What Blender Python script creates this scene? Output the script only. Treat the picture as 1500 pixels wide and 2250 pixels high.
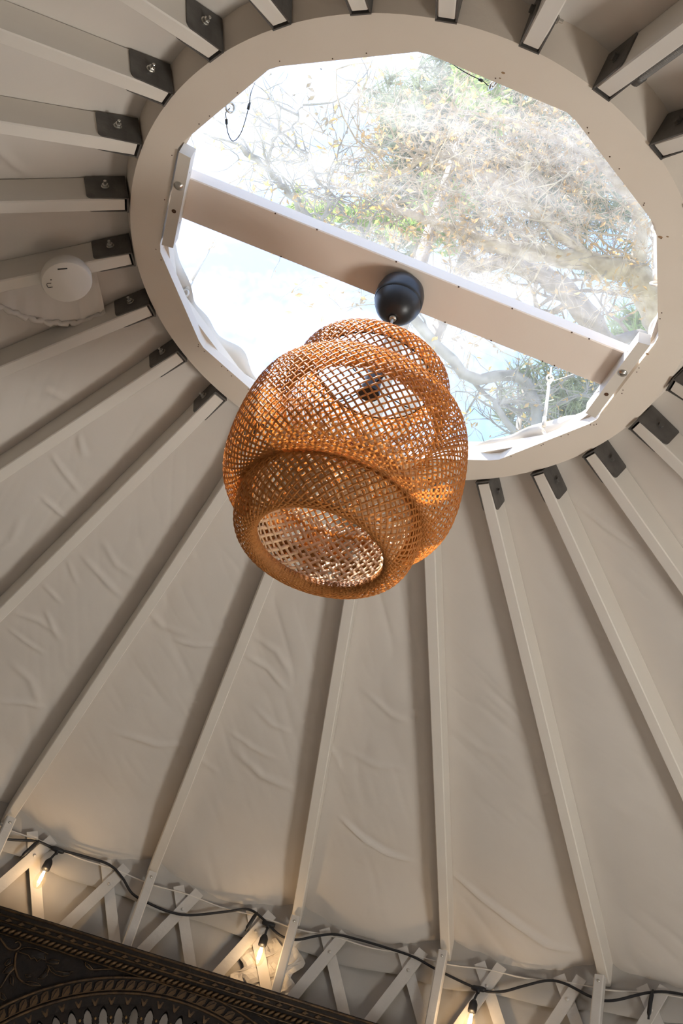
import bpy, bmesh, math, random
import numpy as np
from mathutils import Vector, Matrix, Quaternion
random.seed(7); rng = np.random.default_rng(11)
PI = math.pi
scene = bpy.context.scene
COL = scene.collection
for o in list(bpy.data.objects): bpy.data.objects.remove(o)

# ------------------------------------------------------------------ camera
F_PX = 2341.7476
CM = ((0.9544881480929762, -0.1763882017298717, 0.24049860174342547),      # camera right / down / forward in world axes
      (0.298248847692729, 0.5644965582165433, -0.7696695788529232),
      (0.0, 0.8063689218045167, 0.5914128523694943))
CP = Vector((0.02205, -1.87383, 1.3))
cam = bpy.data.cameras.new('camera'); cam_ob = bpy.data.objects.new('camera', cam); COL.objects.link(cam_ob)
cam.sensor_fit = 'VERTICAL'; cam.sensor_height = 36.0; cam.sensor_width = 24.0
cam.lens = F_PX / 2250 * 36.0; cam.clip_end = 300
r_, d_, f_ = (Vector(v) for v in CM)
cam_ob.matrix_world = Matrix(((r_.x, -d_.x, -f_.x, CP.x), (r_.y, -d_.y, -f_.y, CP.y), (r_.z, -d_.z, -f_.z, CP.z), (0, 0, 0, 1)))
scene.camera = cam_ob
def ray(x, y):
    u, v = (x-750)/F_PX, (y-1125)/F_PX
    return (r_*u + d_*v + f_).normalized()
def at(x, y, D): return CP + ray(x, y)*D

# ------------------------------------------------------------------ light
vs = scene.view_settings
scene.display_settings.display_device = 'sRGB'
vs.view_transform = 'Standard'; vs.look = 'None'; vs.gamma = 1.0; vs.use_curve_mapping = False
vs.exposure = 0.2
SUN_DIR = Vector((-.41, .05, .91)).normalized()
world = bpy.data.worlds.new('sky'); scene.world = world; world.use_nodes = True
wn = world.node_tree; wn.nodes.clear()
sk = wn.nodes.new('ShaderNodeTexSky'); sk.sky_type = 'NISHITA'; sk.sun_disc = False
sk.sun_elevation = math.asin(SUN_DIR.z); sk.sun_rotation = math.atan2(SUN_DIR.x, SUN_DIR.y)
sk.air_density = 1.0; sk.dust_density = 0.8; sk.ozone_density = 1.0
bg = wn.nodes.new('ShaderNodeBackground'); bg.inputs[1].default_value = 0.42
wo = wn.nodes.new('ShaderNodeOutputWorld'); wn.links.new(sk.outputs[0], bg.inputs[0]); wn.links.new(bg.outputs[0], wo.inputs[0])
sl = bpy.data.lights.new('sun', 'SUN'); sl.energy = 13.5; sl.angle = math.radians(0.6); sl.color = (1, .97, .92)
so = bpy.data.objects.new('sun', sl); COL.objects.link(so); so.rotation_euler = SUN_DIR.to_track_quat('Z', 'Y').to_euler()
WIN_AZ = math.radians(-16); WIN_Z = 1.22; WIN_W, WIN_H = .64, .72
dl = bpy.data.lights.new('window_daylight', 'AREA'); dl.shape = 'RECTANGLE'; dl.size = WIN_W; dl.size_y = WIN_H; dl.energy = 58; dl.color = (1, .965, .92)
do = bpy.data.objects.new('window_daylight', dl); COL.objects.link(do)
do.location = (2.62*math.cos(WIN_AZ), 2.62*math.sin(WIN_AZ), WIN_Z-.06)
do.rotation_euler = Vector((math.cos(WIN_AZ), math.sin(WIN_AZ), -.75)).to_track_quat('Z', 'Y').to_euler()   # daylight thrown up from the sunlit ground outside
scene.cycles.max_bounces = 5; scene.cycles.diffuse_bounces = 4; scene.cycles.glossy_bounces = 2; scene.cycles.transmission_bounces = 4; scene.cycles.transparent_max_bounces = 10
scene.cycles.use_adaptive_sampling = True; scene.cycles.adaptive_threshold = .09; scene.cycles.adaptive_min_samples = 16
scene.cycles.sample_clamp_indirect = 6.0; scene.cycles.use_denoising = True

# ------------------------------------------------------------------ material helpers
def mat(name, col, rough=.6, metal=0.0, var=None, scale=8.0, bump=0.0, bscale=60.0, trans=0.0, stretch=(1, 1, 1), spec=.5, detail=4.0):
    m = bpy.data.materials.new(name); m.use_nodes = True
    nt = m.node_tree; b = nt.nodes['Principled BSDF']
    b.inputs['Base Color'].default_value = (*col, 1); b.inputs['Roughness'].default_value = rough
    b.inputs['Metallic'].default_value = metal; b.inputs['Specular IOR Level'].default_value = spec
    tc = nt.nodes.new('ShaderNodeTexCoord'); mp = nt.nodes.new('ShaderNodeMapping'); mp.inputs['Scale'].default_value = stretch
    nt.links.new(tc.outputs['Object'], mp.inputs[0])
    if var:
        n = nt.nodes.new('ShaderNodeTexNoise'); n.inputs['Scale'].default_value = scale; n.inputs['Detail'].default_value = detail
        cr = nt.nodes.new('ShaderNodeValToRGB'); cr.color_ramp.elements[0].position = .32; cr.color_ramp.elements[1].position = .68
        cr.color_ramp.elements[0].color = (*var, 1); cr.color_ramp.elements[1].color = (*col, 1)
        nt.links.new(mp.outputs[0], n.inputs['Vector']); nt.links.new(n.outputs['Fac'], cr.inputs[0]); nt.links.new(cr.outputs[0], b.inputs['Base Color'])
    if bump:
        n2 = nt.nodes.new('ShaderNodeTexNoise'); n2.inputs['Scale'].default_value = bscale; n2.inputs['Detail'].default_value = 5
        bp = nt.nodes.new('ShaderNodeBump'); bp.inputs['Strength'].default_value = bump; bp.inputs['Distance'].default_value = .01
        nt.links.new(mp.outputs[0], n2.inputs['Vector']); nt.links.new(n2.outputs['Fac'], bp.inputs['Height']); nt.links.new(bp.outputs[0], b.inputs['Normal'])
    if trans:
        t = nt.nodes.new('ShaderNodeBsdfTranslucent'); mx = nt.nodes.new('ShaderNodeMixShader'); mx.inputs[0].default_value = trans
        if var: nt.links.new(cr.outputs[0], t.inputs[0])
        else: t.inputs[0].default_value = (*col, 1)
        out = nt.nodes['Material Output']
        nt.links.new(b.outputs[0], mx.inputs[1]); nt.links.new(t.outputs[0], mx.inputs[2]); nt.links.new(mx.outputs[0], out.inputs[0])
    return m
M = {}
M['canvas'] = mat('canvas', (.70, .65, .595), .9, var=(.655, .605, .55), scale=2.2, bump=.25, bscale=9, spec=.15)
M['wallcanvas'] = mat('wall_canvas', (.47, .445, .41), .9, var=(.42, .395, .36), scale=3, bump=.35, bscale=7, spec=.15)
M['white'] = mat('white_paint', (.76, .71, .64), .55, var=(.71, .655, .585), scale=5, bump=.08, bscale=40, stretch=(.25, 1, 1), spec=.3)
M['beamlit'] = mat('beam_lit_tint', (.90, .80, .71), .55, var=(.87, .76, .67), scale=4, bump=.05, bscale=60, spec=.3)  # white plank, with bounced light and sky glare put into a lighter peach colour
M['ringwhite'] = mat('ring_paint', (.81, .725, .63), .6, var=(.78, .69, .59), scale=4, bump=.05, bscale=60, spec=.3)
M['lath'] = mat('lath_paint', (.62, .59, .55), .6, var=(.57, .54, .50), scale=14, bump=.1, bscale=80, spec=.3)
M['steel'] = mat('dark_steel', (.15, .14, .13), .5, .35, var=(.095, .088, .08), scale=22, bump=.1, bscale=120)
M['bolt'] = mat('bright_steel', (.62, .60, .56), .28, 1.0)
M['chrome'] = mat('chrome', (.72, .72, .70), .15, 1.0)
M['black'] = mat('black_plastic', (.018, .018, .02), .38)
M['cordblack'] = mat('black_rubber', (.012, .012, .014), .5)
M['plastic'] = mat('white_plastic', (.74, .69, .62), .4)
M['conduit'] = mat('conduit_grey', (.22, .21, .20), .4, .3)
M['slot'] = mat('dark_slot', (.03, .028, .025), .7)
def bamboo(name, dif, tra, mix):
    m = mat(name, dif, .45, var=tuple(c*.78 for c in dif), scale=60, trans=mix, spec=.35); nt = m.node_tree
    t = next(n for n in nt.nodes if n.type == 'BSDF_TRANSLUCENT')
    for l in list(t.inputs[0].links): nt.links.remove(l)
    t.inputs[0].default_value = (*tra, 1); return m
M['bamboo'] = bamboo('bamboo', (.60, .285, .09), (1.0, .60, .25), .54)
M['bamboo_rim'] = bamboo('pale_bamboo', (.95, .72, .47), (1.0, .76, .48), .4)
M['wire'] = mat('wire', (.05, .05, .05), .4, .8)
M['nail'] = mat('rusty_nail', (.10, .045, .02), .8)
M['rust'] = mat('rust_stain', (.36, .22, .12), .9)
M['darkwood'] = mat('carved_dark_wood', (.018, .012, .008), .6, spec=.25, var=(.010, .007, .006), scale=30, bump=.3, bscale=60)
M['gold'] = mat('worn_gold', (.12, .066, .024), .5, .3, var=(.035, .020, .010), scale=38, bump=.3, bscale=90)
M['gold2'] = mat('bright_worn_gold', (.30, .19, .08), .38, .5, var=(.12, .07, .03), scale=30, bump=.2, bscale=90)
M['mirror'] = mat('mirror_glass', (.36, .35, .35), .08, 1.0)
M['floor'] = mat('floor_wood', (.84, .75, .66), .5, var=(.78, .69, .59), scale=3, stretch=(1, 9, 1), bump=.05)
M['ground'] = mat('ground', (.30, .29, .20), .95, var=(.22, .24, .13), scale=.8)
M['bark'] = mat('bark', (.30, .25, .21), .9, var=(.20, .165, .14), scale=9, bump=.5, bscale=14)
M['lichen_bark'] = mat('lichen_bark', (.48, .41, .345), .9, var=(.26, .21, .17), scale=10, bump=.5, bscale=18)
M['greybark'] = mat('grey_bark', (.26, .27, .30), .9, var=(.19, .19, .21), scale=9)
M['needles'] = mat('pine_needles', (.13, .17, .12), .7, var=(.20, .24, .14), scale=1.2, trans=.3)
M['oakleaf'] = mat('dry_oak_leaf', (.52, .36, .18), .7, var=(.42, .26, .10), scale=2.0, trans=.45)
M['yellowleaf'] = mat('yellow_leaf', (.75, .56, .16), .7, var=(.62, .42, .12), scale=2.0, trans=.45)
M['greenleaf'] = mat('green_leaf', (.34, .46, .12), .6, var=(.24, .36, .10), scale=1.5, trans=.5)

def glow(name, col, s):
    m = bpy.data.materials.new(name); m.use_nodes = True; nt = m.node_tree; nt.nodes.clear()
    e = nt.nodes.new('ShaderNodeEmission'); e.inputs[0].default_value = (*col, 1); e.inputs[1].default_value = s
    o = nt.nodes.new('ShaderNodeOutputMaterial'); nt.links.new(e.outputs[0], o.inputs[0]); return m
M['filament'] = glow('lit_filament', (1, .80, .52), 26)
def clear(name, tint, haze, hazecol=(1, 1, 1), streak=False, gloss=.04):
    m = bpy.data.materials.new(name); m.use_nodes = True; nt = m.node_tree; nt.nodes.clear()
    t = nt.nodes.new('ShaderNodeBsdfTransparent'); t.inputs[0].default_value = (*tint, 1)
    h = nt.nodes.new('ShaderNodeBsdfTranslucent'); h.inputs[0].default_value = (*hazecol, 1)
    g = nt.nodes.new('ShaderNodeBsdfGlossy'); g.inputs['Roughness'].default_value = .05
    a = nt.nodes.new('ShaderNodeMixShader'); b = nt.nodes.new('ShaderNodeMixShader'); o = nt.nodes.new('ShaderNodeOutputMaterial')
    a.inputs[0].default_value = haze
    if streak:
        tc = nt.nodes.new('ShaderNodeTexCoord'); mp = nt.nodes.new('ShaderNodeMapping'); mp.inputs['Scale'].default_value = (2.2, 5.5, 3); mp.inputs['Rotation'].default_value = (0, 0, .5)
        n = nt.nodes.new('ShaderNodeTexNoise'); n.inputs['Scale'].default_value = 1.1; n.inputs['Detail'].default_value = 6; n.inputs['Roughness'].default_value = .55
        n2 = nt.nodes.new('ShaderNodeTexNoise'); n2.inputs['Scale'].default_value = 40; n2.inputs['Detail'].default_value = 3
        mr = nt.nodes.new('ShaderNodeMapRange'); mr.inputs[1].default_value = .38; mr.inputs[2].default_value = .72; mr.inputs[3].default_value = haze*.45; mr.inputs[4].default_value = haze*2.1
        mu = nt.nodes.new('ShaderNodeMath'); mu.operation = 'MULTIPLY_ADD'; mu.inputs[1].default_value = .3; 
        nt.links.new(tc.outputs['Object'], mp.inputs[0]); nt.links.new(mp.outputs[0], n.inputs[0]); nt.links.new(tc.outputs['Object'], n2.inputs[0])
        nt.links.new(n2.outputs['Fac'], mu.inputs[0]); nt.links.new(n.outputs['Fac'], mu.inputs[2]); 
        sb = nt.nodes.new('ShaderNodeMath'); sb.operation = 'SUBTRACT'; sb.inputs[1].default_value = .15
        nt.links.new(mu.outputs[0], sb.inputs[0]); nt.links.new(sb.outputs[0], mr.inputs[0]); nt.links.new(mr.outputs[0], a.inputs[0])
    b.inputs[0].default_value = gloss
    nt.links.new(t.outputs[0], a.inputs[1]); nt.links.new(h.outputs[0], a.inputs[2]); nt.links.new(a.outputs[0], b.inputs[1]); nt.links.new(g.outputs[0], b.inputs[2]); nt.links.new(b.outputs[0], o.inputs[0])
    return m
M['dome'] = clear('hazy_acrylic', (.96, .98, .99), .075, (1, .98, .96), True, .03)
M['acrylic'] = clear('clear_acrylic', (.90, .92, .94), .22, (1, 1, 1), False, .12)
M['bulbglass'] = clear('bulb_glass', (1, .95, .88), .03, (1, .9, .7), False, .06)
M['pane'] = clear('door_pane', (.97, .98, .98), .0, (1, 1, 1), False, .04)

# ------------------------------------------------------------------ object helpers
def link(name, me, m, parent=None, smooth=False):
    o = bpy.data.objects.new(name, me); COL.objects.link(o)
    if m is not None and not me.materials: me.materials.append(M[m])
    if parent is not None: o.parent = parent
    if smooth:
        for p in me.polygons: p.use_smooth = True
    return o
def tag(o, label=None, cat=None, group=None, kind=None):
    if label: o['label'] = label
    if cat: o['category'] = cat
    if group: o['group'] = group
    if kind: o['kind'] = kind
    return o
def empty(name, mw=None):
    o = bpy.data.objects.new(name, None); COL.objects.link(o); o.empty_display_size = .05
    if mw is not None: o.matrix_world = mw
    return o
class MB:
    def __init__(s): s.v = []; s.f = []
    def add(s, vs, fs):
        b = len(s.v); s.v += [tuple(v) for v in vs]; s.f += [tuple(b+i for i in f) for f in fs]; return s
    def box(s, x0, x1, y0, y1, z0, z1, mw=None, ch=0.0):
        if ch <= 0:
            v = [(x, y, z) for x in (x0, x1) for y in (y0, y1) for z in (z0, z1)]
            f = [(0, 1, 3, 2), (4, 6, 7, 5), (0, 4, 5, 1), (2, 3, 7, 6), (0, 2, 6, 4), (1, 5, 7, 3)]
        else:   # chamfered along x
            sec = [(y0+ch, z0), (y1-ch, z0), (y1, z0+ch), (y1, z1-ch), (y1-ch, z1), (y0+ch, z1), (y0, z1-ch), (y0, z0+ch)]
            v = [(x, a, b) for x in (x0, x1) for a, b in sec]
            f = [tuple(range(7, -1, -1)), tuple(range(8, 16))]+[(i, (i+1) % 8, 8+(i+1) % 8, 8+i) for i in range(8)]
        if mw is not None: v = [mw @ Vector(q) for q in v]
        return s.add(v, f)
    def tube(s, pts, r, n=8, cap=True, closed=False):
        pts = [Vector(p) for p in pts]; k = len(pts)
        rs = r if isinstance(r, (list, tuple)) else [r]*k
        vs, fs = [], []; prev = None
        for i, p in enumerate(pts):
            a = pts[i-1] if (i > 0 or closed) else p; b = pts[(i+1) % k] if (i < k-1 or closed) else p
            t = (b-a).normalized() if (b-a).length > 1e-9 else Vector((0, 0, 1))
            if prev is None: u = t.orthogonal().normalized()
            else:
                u = prev - t*prev.dot(t); u = u.normalized() if u.length > 1e-6 else t.orthogonal().normalized()
            prev = u; w = t.cross(u)
            vs += [p+(u*math.cos(2*PI*j/n)+w*math.sin(2*PI*j/n))*rs[i] for j in range(n)]
        for i in range(k if closed else k-1):
            for j in range(n):
                a, b = i*n+j, i*n+(j+1) % n; c, d = ((i+1) % k)*n+(j+1) % n, ((i+1) % k)*n+j
                fs.append((a, b, c, d))
        if cap and not closed: fs += [tuple(range(n-1, -1, -1)), tuple(range((k-1)*n, k*n))]
        return s.add(vs, fs)
    def lathe(s, prof, n=32, mw=None, closed=False):
        vs, fs = [], []; k = len(prof)
        for r, z in prof: vs += [(r*math.cos(2*PI*j/n), r*math.sin(2*PI*j/n), z) for j in range(n)]
        for i in range(k if closed else k-1):
            for j in range(n):
                a, b = i*n+j, i*n+(j+1) % n; i2 = (i+1) % k
                fs.append((a, b, i2*n+(j+1) % n, i2*n+j))
        if mw is not None: vs = [mw @ Vector(q) for q in vs]
        return s.add(vs, fs)
    def prism(s, poly, axis, h0, h1, mw=None):   # polygon in 2D extruded along third axis
        n = len(poly); 
        def put(a, b, h): return {'z': (a, b, h), 'y': (a, h, b), 'x': (h, a, b)}[axis]
        v = [put(a, b, h0) for a, b in poly]+[put(a, b, h1) for a, b in poly]
        if mw is not None: v = [mw @ Vector(q) for q in v]
        return s.add(v, [tuple(range(n-1, -1, -1)), tuple(range(n, 2*n))]+[(i, (i+1) % n, n+(i+1) % n, n+i) for i in range(n)])
    def mesh(s, name):
        me = bpy.data.meshes.new(name); me.from_pydata(s.v, [], s.f); me.validate(); 
        bm = bmesh.new(); bm.from_mesh(me); bmesh.ops.recalc_face_normals(bm, faces=bm.faces); bm.to_mesh(me); bm.free(); me.update(); return me
    def build(s, name, m, parent=None, smooth=False): return link(name, s.mesh(name), m, parent, smooth)
def autosmooth(o, ang=40):
    me = o.data
    for p in me.polygons: p.use_smooth = True
    me.set_sharp_from_angle(angle=math.radians(ang)); return o

# ------------------------------------------------------------------ dimensions (metres)
ZR = 3.4; R_OUT = .7325; R_IN = .6584; PHI_IN = -2.2549
N_RAF = 26; PH0 = 2.197; DPH = -.0346
SLOPE = math.radians(27.164); RA, ZA = .740, 3.3914; RB, ZB = 2.4713, 2.503
H_RAF, W_RAF = .089, .038
R_WALL = 2.50
EAVE_R = 2.53
def raf_line(k):
    a = PH0+2*PI/N_RAF*k; b = a+DPH
    return Vector((RA*math.cos(a), RA*math.sin(a), ZA)), Vector((RB*math.cos(b), RB*math.sin(b), ZB))
def raf_matrix(k):       # x down the slope, y sideways, z up out of the roof
    A, B = raf_line(k); u = (B-A).normalized(); s = Vector((0, 0, 1)).cross(u).normalized(); n = u.cross(s)
    return Matrix(((u.x, s.x, n.x, A.x), (u.y, s.y, n.y, A.y), (u.z, s.z, n.z, A.z), (0, 0, 0, 1)))

# ------------------------------------------------------------------ ground and floor
g = MB(); g.lathe([(0.001, -.12), (60, -.12)], 48); tag(g.build('ground', 'ground'), kind='structure')
fl = tag(empty('floor'), kind='structure')
x = -2.6; i = 0
while x < 2.6:
    w = .14; half = math.sqrt(max(0.02, 2.56**2-max(abs(x), abs(x+w))**2))
    MB().box(x+.001, x+w-.001, -half, half, -.1, 0.0+.001*((i*7) % 3)).build('floor_board', 'floor', fl); x += w; i += 1

# ------------------------------------------------------------------ roof canvas
def smooth01(t): t = np.clip(t, 0, 1); return t*t*(3-2*t)
LAT = rng.random((64, 64))
def vnoise(x, y):
    xi = np.floor(x).astype(int); yi = np.floor(y).astype(int); fx = x-xi; fy = y-yi
    fx = fx*fx*(3-2*fx); fy = fy*fy*(3-2*fy)
    a = LAT[xi % 64, yi % 64]; b = LAT[(xi+1) % 64, yi % 64]; c = LAT[xi % 64, (yi+1) % 64]; d = LAT[(xi+1) % 64, (yi+1) % 64]
    return (a*(1-fx)+b*fx)*(1-fy)+(c*(1-fx)+d*fx)*fy
# folds seen on the liner: bay (rafter index), list of (r, v across bay 0..1 by decreasing index), width, height
def px_to_cone(x, y):
    d = ray(x, y); best = None; prev = None; t = .6
    while t < 6:
        q = CP+d*t; r = math.hypot(q.x, q.y); gz = q.z-(ZA-(r-RA)*math.tan(SLOPE)+(H_RAF+.004)/math.cos(SLOPE))
        if prev is not None and prev < 0 <= gz: return q
        prev = gz; t += .004
    return None
FOLD_PX = [  # polylines of the larger creases, half width and height in metres
    ([(752, 1790), (800, 1828), (850, 1858), (905, 1877)], .009, .022),
    ([(998, 1915), (1060, 1958), (1130, 1998), (1200, 2040), (1262, 2063)], .010, .024),
    ([(115, 990), (150, 1035), (180, 1077)], .008, .008), ([(172, 948), (188, 1000)], .008, .007), ([(176, 945), (195, 998)], .006, .006),
    ([(97, 1083), (130, 1115), (160, 1138)], .008, .009), ([(150, 1222), (178, 1275)], .007, .006), ([(97, 1275), (140, 1312)], .008, .007),
    ([(182, 1208), (225, 1250), (268, 1300)], .010, .008), ([(107, 1330), (135, 1390)], .008, .008), ([(22, 1370), (70, 1400), (105, 1422)], .007, .007),
    ([(33, 1338), (90, 1352), (130, 1375)], .010, .007), ([(380, 1398), (430, 1408), (505, 1412)], .009, .009),
    ([(255, 1595), (300, 1605), (350, 1625), (420, 1630)], .012, .010), ([(0, 1525), (60, 1530), (100, 1545)], .012, .010),
    ([(30, 1440), (75, 1480), (90, 1540)], .014, .007), ([(540, 1435), (590, 1460), (635, 1510)], .010, .008), ([(560, 1395), (610, 1420), (640, 1470)], .012, .007),
    ([(520, 1640), (580, 1690), (650, 1725)], .014, .010), ([(505, 1600), (560, 1630), (610, 1655)], .010, .007), ([(800, 1510), (860, 1560), (905, 1580)], .012, .006),
    ([(560, 1540), (600, 1580), (640, 1600)], .010, .006), ([(755, 1640), (820, 1670), (900, 1680)], .014, .006),
    ([(700, 1600), (740, 1660), (760, 1700)], .010, .005), ([(1000, 1600), (1060, 1640), (1130, 1650)], .014, .004),
    ([(1250, 1090), (1330, 1150), (1420, 1210)], .009, .007), ([(0, 320), (40, 360), (70, 380)], .012, .009),
    ([(45, 300), (20, 240), (0, 215)], .010, .006), ([(230, 1180), (260, 1230), (300, 1260)], .010, .006), ([(480, 1690), (420, 1650), (400, 1600)], .012, .006),
    ([(320, 1330), (360, 1370), (420, 1385)], .012, .005), ([(60, 860), (110, 850), (170, 880)], .012, .006), ([(50, 1130), (30, 1180), (0, 1200)], .012, .007)]
FOLDS = []
for pl, w, h in FOLD_PX:
    q = [px_to_cone(*c) for c in pl]
    if all(c is not None for c in q): FOLDS.append((np.array([(c.x, c.y) for c in q]), w, h))
canv_v, canv_f = [], []
def bay(k, nu, nv):
    # between rafter k and k-1
    A0, B0 = raf_line(k); A1, B1 = raf_line(k-1)
    r = np.linspace(.725, EAVE_R, nu); v = np.linspace(0, 1, nv)
    t = (r-RA)/(RB-RA)
    P0 = np.array(A0)[None, :]*(1-t)[:, None]+np.array(B0)[None, :]*t[:, None]
    P1 = np.array(A1)[None, :]*(1-t)[:, None]+np.array(B1)[None, :]*t[:, None]
    Q = P0[:, None, :]*(1-v)[None, :, None]+P1[:, None, :]*v[None, :, None]
    up = (H_RAF+.002)/math.cos(SLOPE)
    Q[..., 2] += up
    X, Y = Q[..., 0], Q[..., 1]
    RR = r[:, None]+0*v[None, :]; VV = v[None, :]+0*r[:, None]
    arch = np.sin(PI*VV)
    span = 2*PI*RR/N_RAF
    d = -.030*arch*span - .055*arch**.6*smooth01((RR-2.25)/.28)          # sag between rafters, drop towards the eave
    d += .018*arch*smooth01((1.0-RR)/.25)
    env = np.minimum(1, arch*2.2)*smooth01((RR-.85)/.3)
    ang = k*1.7
    ca, sa = math.cos(.9+.3*math.sin(ang)), math.sin(.9+.3*math.sin(ang))
    a0 = PH0+2*PI/N_RAF*(k-.5); lx = X*math.cos(a0)+Y*math.sin(a0); ly = -X*math.sin(a0)+Y*math.cos(a0)
    p = lx*ca+ly*sa; s = -lx*sa+ly*ca
    n1 = vnoise(p*15+k*7.3, s*3.2+k*3.1); n2 = vnoise(p*30+k*2.3, s*6+k*9.1); n3 = vnoise(lx*2.4+k*5, ly*4+k)
    ridge = (1-np.abs(2*n1-1))**3
    d += env*(0.0042*ridge*smooth01((n3-.35)/.3) + .0014*(1-np.abs(2*n2-1))**3 + .010*(n3-.5))
    for poly, w, h in FOLDS:
        lo = poly.min(0)-.06; hi = poly.max(0)+.06
        msk = (X > lo[0]) & (X < hi[0]) & (Y > lo[1]) & (Y < hi[1])
        if not msk.any(): continue
        px = X[msk]; py = Y[msk]; best = np.full(px.shape, 9.0); ends = np.zeros(px.shape)
        seg = np.hypot(*np.diff(poly, axis=0).T); tot = seg.sum(); acc = 0
        for i in range(len(seg)):
            a, b = poly[i], poly[i+1]; ab = b-a; tt = np.clip(((px-a[0])*ab[0]+(py-a[1])*ab[1])/(ab@ab), 0, 1)
            dd = np.hypot(px-a[0]-tt*ab[0], py-a[1]-tt*ab[1]); u = (acc+tt*seg[i])/tot
            m2 = dd < best; best[m2] = dd[m2]; ends[m2] = u[m2]; acc += seg[i]
        d[msk] -= h*np.exp(-(best/w)**2)*np.sin(PI*np.clip(ends, .02, .98))**.6 - .35*h*np.exp(-(best/(2.6*w))**2)*np.sin(PI*np.clip(ends, .02, .98))
    Q[..., 2] += d
    b = sum(len(c) for c in canv_v); canv_v.append(Q.reshape(-1, 3))
    idx = b+np.arange(nu*nv).reshape(nu, nv)
    canv_f.append(np.stack([idx[:-1, :-1], idx[1:, :-1], idx[1:, 1:], idx[:-1, 1:]], -1).reshape(-1, 4))
for k in range(-12, 14):
    fine = -9 < k <= 6
    bay(k, 300 if fine else 90, 52 if fine else 16)
V = np.concatenate(canv_v); Fq = np.concatenate(canv_f)
me = bpy.data.meshes.new('ceiling'); me.vertices.add(len(V)); me.vertices.foreach_set('co', V.astype(np.float32).ravel())
me.loops.add(Fq.size); me.loops.foreach_set('vertex_index', Fq.astype(np.int32).ravel())
me.polygons.add(len(Fq)); me.polygons.foreach_set('loop_start', np.arange(0, Fq.size, 4, dtype=np.int32))
me.polygons.foreach_set('loop_total', np.full(len(Fq), 4, dtype=np.int32))
me.polygons.foreach_set('use_smooth', np.ones(len(Fq), dtype=bool)); me.update(calc_edges=True); me.validate()
ceil = tag(link('ceiling', me, 'canvas'), 'cream fabric roof liner stretched over the rafters', kind='structure')

# ------------------------------------------------------------------ round wall
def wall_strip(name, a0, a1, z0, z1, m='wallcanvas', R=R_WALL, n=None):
    n = n or max(2, int(abs(a1-a0)/math.radians(.8))); mb = MB(); vs = []; zs = np.linspace(z0, z1, 26)
    for i in range(n+1):
        a = a0+(a1-a0)*i/n
        for z in zs:
            dr = .006*math.sin(a*61+z*3)*math.sin(z*5+a*9)+.004*math.sin(a*140+z*11)
            vs.append(((R+dr)*math.cos(a), (R+dr)*math.sin(a), z))
    k = len(zs)
    fs = [(i*k+j, (i+1)*k+j, (i+1)*k+j+1, i*k+j+1) for i in range(n) for j in range(k-1)]
    mb.add(vs, fs); o = mb.build(name, m, None, True); tag(o, kind='structure'); return o
rad = math.radians
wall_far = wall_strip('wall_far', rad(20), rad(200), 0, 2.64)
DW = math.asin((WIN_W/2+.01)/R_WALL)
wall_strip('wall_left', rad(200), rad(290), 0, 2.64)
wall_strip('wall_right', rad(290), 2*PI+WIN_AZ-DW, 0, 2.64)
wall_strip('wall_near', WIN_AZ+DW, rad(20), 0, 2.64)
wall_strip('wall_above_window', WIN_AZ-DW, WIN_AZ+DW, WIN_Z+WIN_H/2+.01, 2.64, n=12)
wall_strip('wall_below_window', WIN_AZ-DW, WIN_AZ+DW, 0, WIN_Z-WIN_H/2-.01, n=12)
# small window in the right-hand wall, its daylight comes in from outside
dm = Matrix.Rotation(WIN_AZ, 4, 'Z') @ Matrix.Translation((2.475, 0, WIN_Z))
win = tag(empty('window_1', dm), 'small white framed window in the wall beyond the right edge', kind='structure')
f = MB(); a, b = WIN_W/2, WIN_H/2
f.box(-.03, .03, -a-.05, -a+.005, -b-.05, b+.05); f.box(-.03, .03, a-.005, a+.05, -b-.05, b+.05); f.box(-.03, .03, -a, a, b-.005, b+.05); f.box(-.03, .03, -a, a, -b-.05, -b+.005); f.build('window_frame', 'white', win)
MB().box(-.003, .003, -a, a, -b, b).build('window_pane', 'pane', win)
# hem band of the wall liner and the bracing cable along the lattice top
hem = MB(); n = 160; vs, fs = [], []
for i in range(n+1):
    a = rad(20)+rad(140)*i/n; dr = .004*math.sin(a*70)+.003*math.sin(a*33)
    for rr, z in ((2.485+dr, 2.392+.006*math.sin(a*41)), (2.479+dr, 2.40+.006*math.sin(a*41)), (2.481+dr, 2.44), (2.486+dr, 2.476)): vs.append((rr*math.cos(a), rr*math.sin(a), z))
fs = [(i*4+j, (i+1)*4+j, (i+1)*4+j+1, i*4+j+1) for i in range(n) for j in range(3)]
hem.add(vs, fs); h = hem.build('wall_hem', 'wallcanvas', wall_far, True)
cb = MB(); cb.tube([(2.458*math.cos(rad(a)), 2.458*math.sin(rad(a)), 2.470+.004*math.sin(a*.9)) for a in np.arange(20, 160, 1.0)], .0028, 6)


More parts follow.
